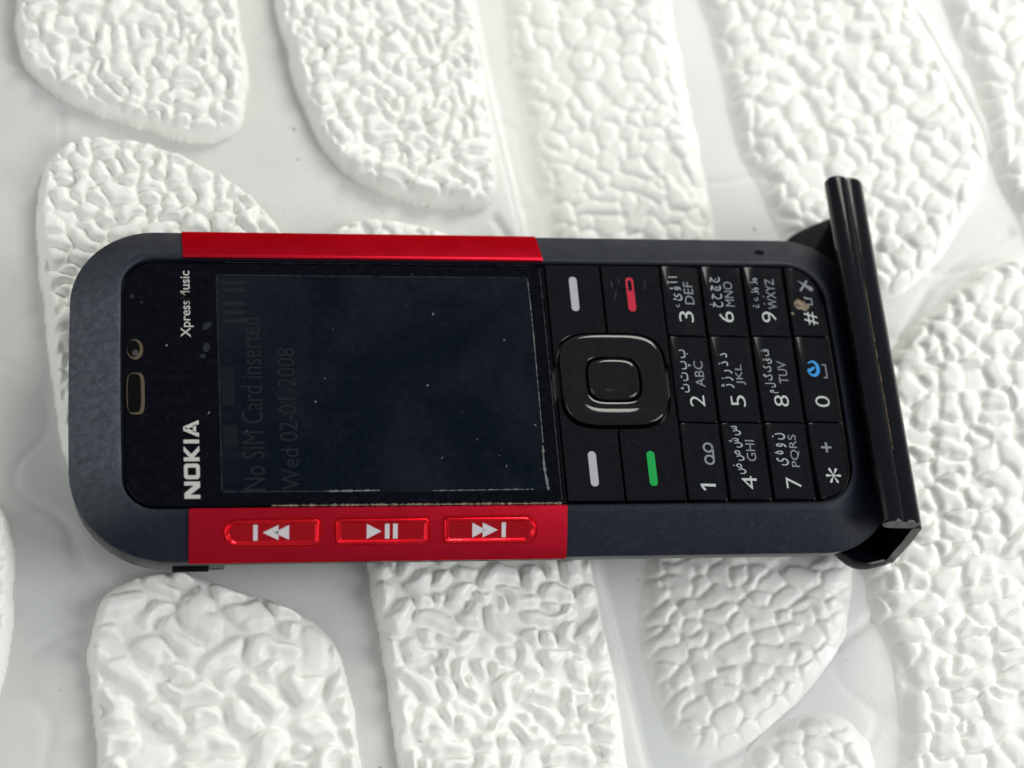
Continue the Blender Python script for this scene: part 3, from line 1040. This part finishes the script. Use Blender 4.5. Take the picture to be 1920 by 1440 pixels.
def capsule(cx, y0, y1, r, lean=0.0):
    out = []
    for i in range(9):
        a = math.pi * i / 8
        out.append((cx + lean / 2 + r * math.cos(a), y1 - r + r * math.sin(a)))
    for i in range(9):
        a = math.pi + math.pi * i / 8
        out.append((cx - lean / 2 + r * math.cos(a), y0 + r + r * math.sin(a)))
    return out


zk = lambda x, y: ZK
ks = slab('soft_key', soft_poly(True, True), -1, ZK, .16, 'key', phone)
flat('key_bar', [capsule(27.45, 10.5, 15.85, .55)], zk, 'bar_white', ks, .03)
ke = slab('end_key', soft_poly(False, True), -1, ZK, .16, 'key', phone)
eb = capsule(35.45, 10.5, 15.85, .55)
flat('key_bar', [eb], zk, 'bar_red', ke, .03)
flat('worn_spot', [capsule(35.45, 13.7, 15.4, .26)], zk, 'key', ke, .045)
ks2 = slab('soft_key', soft_poly(True, False), -1, ZK, .16, 'key', phone)
flat('key_bar', [capsule(27.55, -15.6, -10.5, .55)], zk, 'bar_white', ks2, .03)
kc = slab('call_key', soft_poly(False, False), -1, ZK, .16, 'key', phone)
flat('key_bar', [capsule(35.55, -15.6, -10.5, .55)], zk, 'bar_green', kc, .03)
for kk, z_ in ((ke, ZK),):
    sm = flat('scuff_marks', [blob(32.9, 14.6, .16, 9, 5, 1.7), blob(33.3, 13.2, .14, 9, 6, 1.3), blob(33.9, 15.2, .12, 9, 5, 1.5), blob(37.6, 14.8, .12, 8, 7, 1.5)], zk, 'film', kk, .012)
    sm['kind'] = 'stuff'

nk = loft('direction_key', [lift(nav(.05), -1), lift(nav(.05), .50), lift(nav(.12), .64), lift(nav(.26), .74), lift(nav(.5), .80), lift(nav(1.1), .84), lift(nav(1.7), .80), lift(nav(2.3), .68),
                            lift(nav(2.9), .60), lift(nav(3.35), .63), lift(nav(3.55), .52), lift(nav(3.62), -.2)], 'nav', phone, False, False, 60)
loft('select_key', [lift(oval(NC[0], NC[1], 3.6 - i, 3.15 - i, 40, 3.4), z) for i, z in
                    ((0, -1), (0, .42), (.12, .66), (.4, .84), (.8, .88), (1.4, .78), (2.2, .70), (2.9, .68))], 'nav', phone, False, True, 60)
dirt_line('edge_film', [([(39.86, 17.5), (39.9, 0), (39.85, -17.5)], .02, .11, 80)], lambda x, y: -.1, 'film', phone)

# ------------------------------------------------------------------ the stand
stand = empty('phone_stand', (66, 5, -12.5), 'black plastic phone stand with a raised lip hooked round the phone end', 'phone stand')
YC = 4.6
# back plate: widest under the lip, narrowing behind the phone
half = [(72.0, 26.6), (70.0, 27.2), (67.5, 27.7), (65.5, 27.2), (63.8, 25.6), (61.8, 22.6), (59.0, 18.5), (55, 16.5), (46, 14.5), (36, 14), (33, 12)]
upper = [(72.0, 28.2), (70.5, 27.9), (67.5, 26.6), (65.5, 25.6), (63.8, 24.6), (61.8, 22.4), (59.0, 18.5), (55, 16.5), (46, 14.5), (36, 14), (33, 12)]
plate = [(x, YC + w) for x, w in upper] + [(x, YC - w) for x, w in reversed(half)]
plate = chaikin(plate, 1)
slab('back_plate', plate[::-1], -12.4, -10.6, .35, 'stand', stand, 35)
# ledge: stands up from the plate to the lip
ledge = [(70.25, -12.2), (71.7, -12.2), (71.85, -4), (71.6, .9), (71.0, 1.7), (70.1, 1.4), (70.3, -4)]


def extrude_y(name, prof, y0, y1, material, bevel=.3):
    c = (sum(p[0] for p in prof) / len(prof), sum(p[1] for p in prof) / len(prof))
    loops = []
    for y, s in ((y0, .9), (y0 + bevel * .4, .97), (y0 + bevel, 1), (y1 - bevel, 1), (y1 - bevel * .4, .97), (y1, .9)):
        loops.append([(c[0] + (x - c[0]) * s, y, c[1] + (z - c[1]) * s) for x, z in prof])
    return loft(name, loops, material, stand, True, True, 38)


extrude_y('ledge', ledge, YC - 27.0, YC + 27.0, 'stand')
lip = [(65.5, 1.8), (65.3, 2.4), (65.38, 3.1), (65.7, 3.62), (66.3, 3.92), (67.2, 3.95), (67.9, 3.75), (68.2, 3.5), (68.4, 3.52), (69.6, 3.4), (70.4, 3.1), (70.85, 2.6), (70.95, 2.0),
       (70.7, 1.4), (69.8, 1.0), (67.5, 1.2), (66.2, 1.4)]
lp_ = extrude_y('lip', lip, YC - 27.0, YC + 26.2, 'stand', .5)
dl = dirt_line('groove_grime', [([(68.3, 14), (68.3, 0), (68.3, -12)], .02, .13, 60)], lambda x, y: 3.54, 'rim', stand)
# hinge block and foot behind the phone, standing on the foam
slab('foot', rounded(34, 58, YC - 11, YC + 11, (3, 3, 3, 3), 6, 2)[::1], -22.5, -12.4, .6, 'stand', stand, 35)
